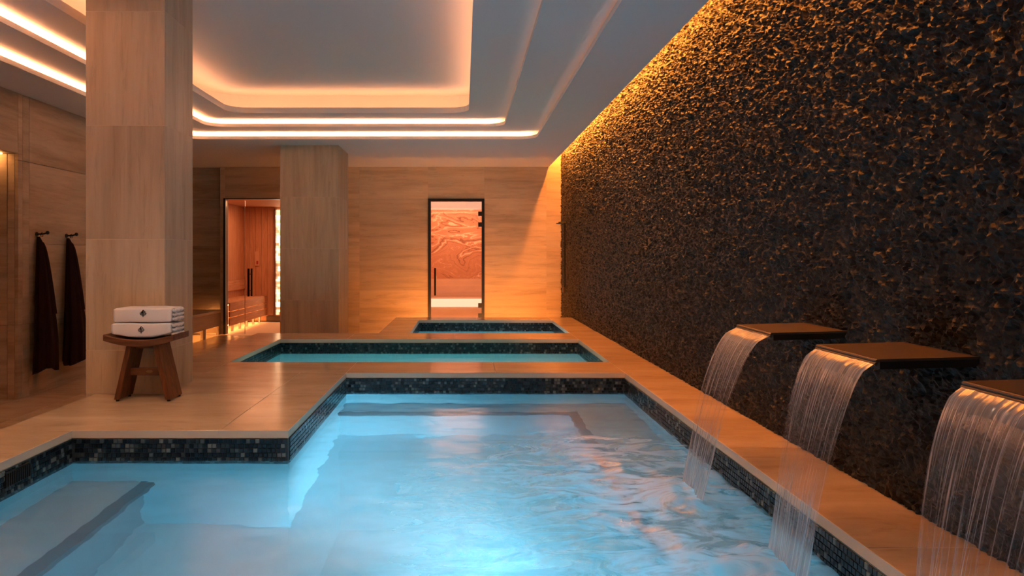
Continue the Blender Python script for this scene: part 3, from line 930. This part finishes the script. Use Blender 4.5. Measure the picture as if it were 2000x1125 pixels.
# backlit salt brick panel on the sauna's end wall
sp = empty('salt_brick_panel', (-3.5, SY1 - 0.03, FLOOR))
tag(sp, 'glowing panel of rough pink salt bricks beside the sauna door', 'salt panel')
box('metal_edge', -3.83, -3.806, SY1 - 0.10, SY1 - 0.001, FLOOR + 0.12, 1.90, M['teak_z'], sp)
rng = random.Random(11)
zz = FLOOR + 0.13
while zz < 1.86:
    hgt = 0.052
    xx = -3.80 - (0.0 if int(zz * 100) % 2 else 0.0)
    first = rng.choice((0.035, 0.06, 0.09))
    while xx < -2.45:
        w = first if xx < -3.79 else 0.10
        dpt = rng.uniform(0.02, 0.05)
        box('salt_brick', xx, xx + w - 0.004, SY1 - dpt - 0.02, SY1 - 0.005, zz, zz + hgt - 0.004, M['salt'], sp, 0.004)
        xx += w
        if xx > -3.5: break
    zz += hgt
# glazed sauna front
d2 = boxes('door_2', [
    (SX0 - 0.022, SX0 + 0.012, YB - 0.012, YB + 0.12, FLOOR, SZT), (SX0 + 0.016, SX1, YB - 0.004, YB + 0.12, SZT - 0.014, SZT)], M['black'])
tag(d2, kind='structure')
box('fixed_pane', SX0 + 0.018, -3.692, YB + 0.02, YB + 0.03, FLOOR + 0.003, SZT - 0.016, M['glass'], d2)
lf = box('glass_leaf', -3.684, SX1 + 0.02, YB + 0.02, YB + 0.03, FLOOR + 0.006, SZT - 0.04, M['glass'], d2)
box('pane_edge', -3.6915, -3.6845, YB + 0.018, YB + 0.032, FLOOR + 0.006, SZT - 0.05, plain('polished_glass_edge', (0.95, 0.80, 0.68), 0.3), d2)
bm = bmesh.new()
hx = (487 - 905) * YB / FPX
tube(bm, [(hx, YB - 0.05, 0.257), (hx, YB - 0.05, 0.725)], 0.018, 12)
for zz in (0.35, 0.63): tube(bm, [(hx, YB - 0.05, zz), (hx, YB + 0.02, zz)], 0.008, 8)
finish('handle', bm, M['black'], parent=lf, recenter=True)
bm = bmesh.new()
tube(bm, [(hx + 0.012, YB + 0.09, 0.257), (hx + 0.012, YB + 0.09, 0.725)], 0.015, 12)
for zz in (0.35, 0.63): tube(bm, [(hx + 0.012, YB + 0.09, zz), (hx + 0.012, YB + 0.03, zz)], 0.008, 8)
finish('handle', bm, M['black'], parent=lf, recenter=True)
area('sauna_ceiling_lamp', (-3.5, 13.2, 1.90), (0, 0, 0), 1.2, 1.4, 9, (1.0, 0.42, 0.20))
area('steam_ceiling_lamp', (-0.1, 13.0, 1.98), (0, 0, 0), 1.4, 0.8, 14, (1.0, 0.46, 0.24))

# ------------------------------------------------------------------ stone bench in the niche by the sauna
nb = empty('niche_bench', (-4.6, 11.0, FLOOR))
tag(nb, 'low stone bench with glowing arched openings left of the sauna', 'bench')
box('seat', -5.165, -4.07, 9.2, YB - 0.005, -0.01, 0.035, M['wall_h'], nb, 0.004)
box('fascia', -4.13, -4.085, 9.2, YB - 0.005, -0.232, -0.012, M['wall_h'], nb)
for y0 in (9.2, 9.86, 10.51, 11.25, 11.97):
    w = 0.12
    bm = bmesh.new()                         # pier with rounded shoulders under the fascia
    abox(bm, -4.13, -4.085, y0, min(y0 + w, YB - 0.005), FLOOR + 0.001, -0.233)
    finish('pier', bm, M['wall_h'], parent=nb, recenter=True)
box('back_board', -4.62, -4.58, 9.2, YB - 0.005, FLOOR + 0.001, -0.012, M['wall_h'], nb)
box('under_bench_light', -4.20, -4.17, 9.3, YB, -0.06, -0.05, emit('bench_led', (1.0, 0.44, 0.13), 9.0), nb)

# ------------------------------------------------------------------ shower at the end of the rough wall
sh = empty('shower_fitting', (1.63, 11.5, FLOOR))
tag(sh, 'black wall shower with arm and valve at far end of rough wall', 'shower')
bm = bmesh.new(); tube(bm, [(1.62, 11.3, 1.46), (1.50, 11.3, 1.46)], 0.016, 10); finish('arm', bm, M['black'], parent=sh, recenter=True)
bm = bmesh.new(); tube(bm, [(1.55, 11.3, 1.442), (1.55, 11.3, 1.455)], [0.09, 0.085], 20); finish('shower_head', bm, M['black'], parent=sh, recenter=True)
bm = bmesh.new(); tube(bm, [(1.60, 11.3, 0.4), (1.60, 11.3, 1.46)], 0.011, 8); finish('riser_pipe', bm, M['black'], parent=sh, recenter=True)
box('valve', 1.57, 1.60, 11.25, 11.37, 0.36, 0.44, M['bronze'], sh, 0.006)

# ------------------------------------------------------------------ waterfall spouts and falling water
SPOUT = [(3.077, 3.457, 0.28, 'farthest', 'bronze'), (2.29, 2.68, 0.205, 'middle', 'bronze'), (1.505, 1.895, 0.185, 'nearest', 'bronze')]
LABEL_S = ['flat dark spout on the rough wall farthest from the viewer',
           'flat dark spout between the two others on the rough wall',
           'flat dark spout cut off by the right edge, nearest the viewer']
LABEL_W = ['narrow curtain of water falling from the farthest wall spout',
           'streaked curtain of water falling from the middle wall spout',
           'broad dark curtain of water from the nearest spout at right edge']
for i, (y0, y1, throw, _, _) in enumerate(SPOUT):
    e = empty('water_spout', (1.48, (y0 + y1) / 2, 0.58))
    tag(e, LABEL_S[i], 'spout', 'wall waterfall spouts')
    zt = 0.615; zf = 0.606; xl = 1.315
    bm = bmesh.new()
    def hexa(xa, xb, za, zb, th):
        v = [bm.verts.new(p) for p in ((xa, y0, za - th), (xb, y0, zb - th), (xb, y1, zb - th), (xa, y1, za - th),
                                        (xa, y0, za), (xb, y0, zb), (xb, y1, zb), (xa, y1, za))]
        for f in ((0, 3, 2, 1), (4, 5, 6, 7), (0, 1, 5, 4), (1, 2, 6, 5), (2, 3, 7, 6), (3, 0, 4, 7)): bm.faces.new([v[k] for k in f])
    hexa(xl + 0.012, XW + 0.01, zf, zt, 0.008)
    finish('top_plate', bm, M['bronze'], parent=e, recenter=True)
    bm = bmesh.new(); hexa(xl + 0.016, XW + 0.01, zf - 0.0085, zt - 0.0085, 0.024)
    finish('chamber', bm, M['black'], parent=e, recenter=True)
    bm = bmesh.new()
    for k2 in range(2):
        za = zf - 0.006 - k2 * 0.010
        tube(bm, [(xl + 0.008 - 0.004 * k2, y0, za), (xl + 0.008 - 0.004 * k2, y1, za)], 0.0055, 8)
    finish('lip', bm, M['bronze'], parent=e, recenter=True)
    # falling sheet
    nu, nv = 150, 60
    U, V = np.meshgrid(np.linspace(0, 1, nu), np.linspace(0, 1, nv), indexing='ij')
    zs = 0.592
    drop = zs - (WZ - 0.025)
    T = np.sqrt(V)                                  # fall time fraction, V = fraction of the drop
    Vv = V
    T = np.where(V < 0.03, V / 0.03 * math.sqrt(0.03), np.sqrt(np.maximum(V, 1e-6)))
    inset = 0.004 + 0.055 * V ** 1.3
    Yy = y0 + inset + U * (y1 - y0 - 2 * inset)
    streak = (vnoise(U * 60, V * 3 + i * 9, 21) - .5) * 0.010 + (vnoise(U * 23, V * 2 + i * 5, 22) - .5) * 0.018
    Xx = xl + 0.002 - throw * T + streak * (0.15 + V * (1.25 - V)) + 0.003 * np.sin(U * 40 + 9 * V) * V
    Yy = Yy + (vnoise(U * 30, V * 2.5 + i * 3, 23) - .5) * 0.012 * V
    Zz = zs - drop * V
    me = grid_mesh('falling_water', np.stack([Xx, Yy, Zz], axis=-1))
    uvl = me.uv_layers.new(name='flow')
    li = np.zeros(len(me.loops), dtype=np.int32); me.loops.foreach_get('vertex_index', li)
    uvl.data.foreach_set('uv', np.stack([U.ravel()[li], V.ravel()[li]], axis=-1).astype(np.float32).ravel())
    me.materials.append(M['sheet'])
    o = link_mesh('falling_water', me)
    tag(o, LABEL_W[i], 'waterfall', 'curtains of water falling into the pool')

# ------------------------------------------------------------------ wooden stool
sx0, sx1, sy0, sy1 = -2.305, -1.856, 4.585, 4.845
stl = empty('wooden_stool', ((sx0 + sx1) / 2, (sy0 + sy1) / 2, 0))
tag(stl, 'dark teak stool with curved seat standing before the near column', 'stool')
n = 22
bm = bmesh.new()
prev = None
for k in range(n + 1):
    u = k / n; xx = sx0 + (sx1 - sx0) * u
    c = (2 * u - 1) ** 2
    zt = 0.398 + 0.034 * c; zb = zt - 0.042 + 0.004 * c
    b_ = 0.004
    ring = [(sy0, zb), (sy1, zb), (sy1, zt - b_), (sy1 - b_, zt), (sy0 + b_, zt), (sy0, zt - b_)]
    cur = [bm.verts.new((xx, yy, zz)) for yy, zz in ring]
    if prev:
        for q in range(6): bm.faces.new((prev[q], prev[(q + 1) % 6], cur[(q + 1) % 6], cur[q]))
    else: bm.faces.new(cur)
    prev = cur
bm.faces.new(prev[::-1])
finish('seat', bm, M['teak_x'], parent=stl, recenter=True)
def legslab(xt, xb, th):
    bm = bmesh.new()
    ya, yb = 4.605, 4.805
    pts = []
    for xx, zz in ((xt, 0.372), (xb, 0.012)):
        for dx, yy in ((-th, ya), (th, ya), (th, yb), (-th, yb)): pts.append(bm.verts.new((xx + dx, yy, zz)))
    for f in ((0, 1, 2, 3), (7, 6, 5, 4), (0, 4, 5, 1), (1, 5, 6, 2), (2, 6, 7, 3), (3, 7, 4, 0)): bm.faces.new([pts[q] for q in f])
    bmesh.ops.bevel(bm, geom=list(bm.edges), offset=0.003, segments=1, affect='EDGES')
    lg = finish('leg', bm, M['teak_z'], parent=stl, recenter=True)
    for yy in (ya + 0.018, yb - 0.018):
        bm = bmesh.new(); tube(bm, [(xb, yy, 0.0), (xb, yy, 0.014)], 0.011, 10)
        finish('rubber_foot', bm, M['rubber'], parent=lg, recenter=True)
legslab(-2.147, -2.230, 0.0165)
legslab(-1.985, -1.900, 0.0165)
str_ = box('stretcher', -2.172, -1.962, 4.672, 4.697, 0.158, 0.206, M['teak_x'], stl, 0.002)
bm = bmesh.new()
vs = [bm.verts.new((-2.045 + 0.022 * math.cos(t), 4.6715, 0.184 + 0.0095 * math.sin(t))) for t in [2 * math.pi * q / 20 for q in range(20)]]
vs2 = [bm.verts.new((v.co.x, 4.669, v.co.z)) for v in vs]
bm.faces.new(vs2); bm.faces.new(vs[::-1])
for q in range(20): bm.faces.new((vs[q], vs[(q + 1) % 20], vs2[(q + 1) % 20], vs2[q]))
finish('oval_badge', bm, M['brass'], parent=str_, recenter=True)
box('seat_brace', -2.13, -2.0, 4.66, 4.71, 0.335, 0.356, M['teak_x'], stl, 0.002)

# ------------------------------------------------------------------ folded towels
def towel(z0, z1, x0, x1, y0, y1, seed, label, lx, lz):
    t = empty('folded_towel', ((x0 + x1) / 2, (y0 + y1) / 2, z0))
    tag(t, label, 'towel', 'folded towels on the stool')
    nx = 40; ncs = 40
    H = z1 - z0
    P = np.zeros((nx + 1, ncs + 1, 3))
    for a in range(nx + 1):
        u = a / nx
        endr = 1.0
        for b in range(ncs + 1):
            th = 2 * math.pi * b / ncs
            cx, cz = math.cos(th), math.sin(th)
            e = 0.22
            yy = (y0 + y1) / 2 + (y1 - y0) / 2 * math.copysign(abs(cx) ** e, cx)
            zz = (z0 + z1) / 2 + H / 2 * math.copysign(abs(cz) ** e, cz)
            xx = x0 + (x1 - x0) * u
            P[a, b] = (xx, yy, zz)
    w = vnoise(P[..., 0] * 14 + seed, P[..., 2] * 9 + P[..., 1] * 11, seed) - .5
    P[..., 2] += w * 0.007 
    P[..., 1] += w * 0.006
    if seed == 5:                                   # the lower towel settles into the curved seat
        P[..., 2] += 0.036 * ((P[..., 0] + 2.0805) / 0.2245) ** 2 * np.clip((z1 - P[..., 2]) / H, 0, 1)
    shr = 1 - 0.10 * np.maximum(0, np.abs(np.linspace(-1, 1, nx + 1)) - 0.93) / 0.07
    mid_ = np.array([(y0 + y1) / 2, (z0 + z1) / 2])
    P[..., 1] = mid_[0] + (P[..., 1] - mid_[0]) * shr[:, None]
    P[..., 2] = mid_[1] + (P[..., 2] - mid_[1]) * shr[:, None]
    me = grid_mesh('body', P)
    bm = bmesh.new(); bm.from_mesh(me)
    bmesh.ops.remove_doubles(bm, verts=bm.verts, dist=1e-5)
    bmesh.ops.holes_fill(bm, edges=[e for e in bm.edges if e.is_boundary], sides=0)
    finish('body', bm, M['terry'], parent=t, smooth=True, recenter=True)
    # rolled layers seen at the right-hand end
    for q in range(3):
        zc = z0 + H * (0.2 + 0.3 * q)
        bm = bmesh.new()
        m = 12
        ys_ = [y0 + 0.025 + (y1 - y0 - 0.05) * k / m for k in range(m + 1)]
        tube(bm, [(x1 + 0.001 + 0.004 * math.sin(3 * k + q + seed), yv_, zc + 0.004 * math.sin(1.7 * k + q)) for k, yv_ in enumerate(ys_)],
             [H * 0.14 * (0.6 + 0.4 * math.sin(math.pi * k / m)) for k in range(m + 1)], 10)
        finish('folded_edge', bm, M['terry'], parent=t, smooth=True, recenter=True)
    # embroidered tree emblem
    bm = bmesh.new()
    yy = y0 - 0.0012
    def stroke(pts, w0, w1):
        m = len(pts)
        L_, R_ = [], []
        for k, (px, pz) in enumerate(pts):
            a = pts[max(0, k - 1)]; b = pts[min(m - 1, k + 1)]
            d = Vector((b[0] - a[0], b[1] - a[1])).normalized(); nrm = Vector((-d.y, d.x))
            w = w0 + (w1 - w0) * k / (m - 1)
            L_.append((px + nrm.x * w, pz + nrm.y * w)); R_.append((px - nrm.x * w, pz - nrm.y * w))
        sc = 0.0225
        f = lambda p, dy: bm.verts.new((lx + p[0] * sc, yy + dy, lz + p[1] * sc))
        lf_ = [f(p, -0.0012) for p in L_]; rt_ = [f(p, -0.0012) for p in R_]
        lb = [f(p, 0.003) for p in L_]; rb = [f(p, 0.003) for p in R_]
        for k in range(m - 1):
            bm.faces.new((lf_[k], lf_[k + 1], rt_[k + 1], rt_[k]))
            bm.faces.new((lf_[k], lb[k], lb[k + 1], lf_[k + 1])); bm.faces.new((rt_[k], rt_[k + 1], rb[k + 1], rb[k]))
    stroke([(0, -1.0), (0, -0.4), (0, 0.3), (0, 0.95)], 0.085, 0.03)
    for s in (-1, 1):
        for zb, ln in ((-0.55, 0.95), (-0.22, 0.90), (0.12, 0.62), (0.42, 0.36)):
            stroke([(0, zb), (s * ln * 0.45, zb + 0.08 * ln), (s * ln * 0.8, zb + 0.30 * ln), (s * ln * 0.98, zb + 0.52 * ln)], 0.06, 0.035)
    stroke([(0.98, -0.06), (0.72, 0.2)], 0.05, 0.04); stroke([(0.70, 0.40), (0.42, 0.62), (0.05, 1.0)], 0.06, 0.05)
    stroke([(-0.30, -0.05), (-0.45, 0.35), (-0.2, 0.7), (0, 0.98)], 0.05, 0.04)
    stroke([(-0.15, 0.2), (-0.22, 0.5), (0, 0.9)], 0.10, 0.04)
    finish('embroidered_emblem', bm, M['thread'], parent=t, recenter=True)
towel(0.4085, 0.504, -2.266, -1.880, 4.60, 4.835, 5, 'lower white folded towel with brown tree emblem, resting on the stool', -2.068, 0.462)
towel(0.5085, 0.600, -2.255, -1.880, 4.605, 4.835, 6, 'upper white folded towel with brown tree emblem, atop the other towel', -2.058, 0.567)

# ------------------------------------------------------------------ hooks and robes on the left wall
def hook_and_robe(y, zt, zb, seed, hl, rl, wide):
    e = empty('wall_hook', (XL, y, zt))
    tag(e, hl, 'hook', 'robe hooks')
    bm = bmesh.new(); tube(bm, [(XL + 0.0005, y, zt + 0.02), (XL + 0.008, y, zt + 0.02)], 0.022, 14); finish('base_plate', bm, M['black'], parent=e, recenter=True)
    bm = bmesh.new(); tube(bm, [(XL + 0.007, y, zt + 0.02), (XL + 0.062, y, zt + 0.022), (XL + 0.100, y, zt + 0.033)], 0.0085, 10); finish('post', bm, M['black'], parent=e, recenter=True)
    bm = bmesh.new(); bmesh.ops.create_uvsphere(bm, u_segments=14, v_segments=8, radius=0.018)
    bmesh.ops.translate(bm, verts=bm.verts, vec=(XL + 0.106, y, zt + 0.035)); finish('ball_end', bm, M['black'], parent=e, smooth=True, recenter=True)
    r = empty('bath_robe', (XL + 0.06, y, zb))
    tag(r, rl, 'robe', 'dark robes hanging on the wall')
    nv, nu = 46, 72
    P = np.zeros((nv + 1, nu + 1, 3))
    H = zt - zb
    for a in range(nv + 1):
        v = a / nv
        hw = 0.028 + (wide - 0.028) * (v ** 0.75)        # half width along the wall
        hd = 0.020 + 0.060 * min(1, v * 1.3) ** 0.7      # half depth
        if v < 0.06: hw *= 0.6 + 0.4 * v / 0.06; hd *= 0.6 + 0.4 * v / 0.06
        if 0.50 < v < 0.60: hw *= 1 - 0.05 * math.sin((v - .5) / .1 * math.pi)
        for b in range(nu + 1):
            th = 2 * math.pi * b / nu
            fold = 1 + min(1, v * 2) * (0.13 * math.sin(7 * th + seed + 1.2 * v) + 0.07 * math.sin(13 * th + 2 * seed))
            zz = zt - 0.004 - H * v * (1 + 0.018 * math.sin(2 * th + seed) * v)
            yy = y - 0.02 * v + hw * math.cos(th) * fold
            xx = XL + 0.004 + hd * 1.15 + hd * math.sin(th) * (fold if math.sin(th) > 0 else 1.0)
            P[a, b] = (max(xx, XL + 0.003), yy, zz)
    me = grid_mesh('robe_body', P)
    bm = bmesh.new(); bm.from_mesh(me)
    bmesh.ops.remove_doubles(bm, verts=bm.verts, dist=1e-5)
    bmesh.ops.holes_fill(bm, edges=[e_ for e_ in bm.edges if e_.is_boundary], sides=0)
    finish('robe_body', bm, M['robe'], parent=r, smooth=True, recenter=True)
    bm = bmesh.new()                                     # sleeve hanging down the front
    m = 14
    pts = []; rad = []
    for k in range(m + 1):
        v = k / m
        pts.append((XL + 0.055 + 0.072 * v ** .6, y + 0.005 + 0.040 * v, zt - 0.06 - H * 0.54 * v))
        rad.append(0.012 + 0.030 * v ** 0.6)
    tube(bm, pts, rad, 12)
    finish('sleeve', bm, M['robe'], parent=r, smooth=True, recenter=True)
    bm = bmesh.new()                                     # hanging loop over the post
    pts = [(XL + 0.052, y + 0.016 * math.cos(t), zt + 0.012 + 0.022 * math.sin(t)) for t in [math.pi * (-0.25 + 1.5 * q / 14) for q in range(15)]]
    tube(bm, pts, 0.0035, 6)
    finish('hanging_loop', bm, M['robe'], parent=r, recenter=True)
hook_and_robe(6.885, 1.125, -0.15, 0.6, 'black ball-ended wall hook farther from the column', 'dark brown robe on the hook farther from the column', 0.150)
hook_and_robe(7.40, 1.125, -0.145, 2.3, 'black ball-ended wall hook nearer the column', 'dark brown robe on the hook nearer the column', 0.165)
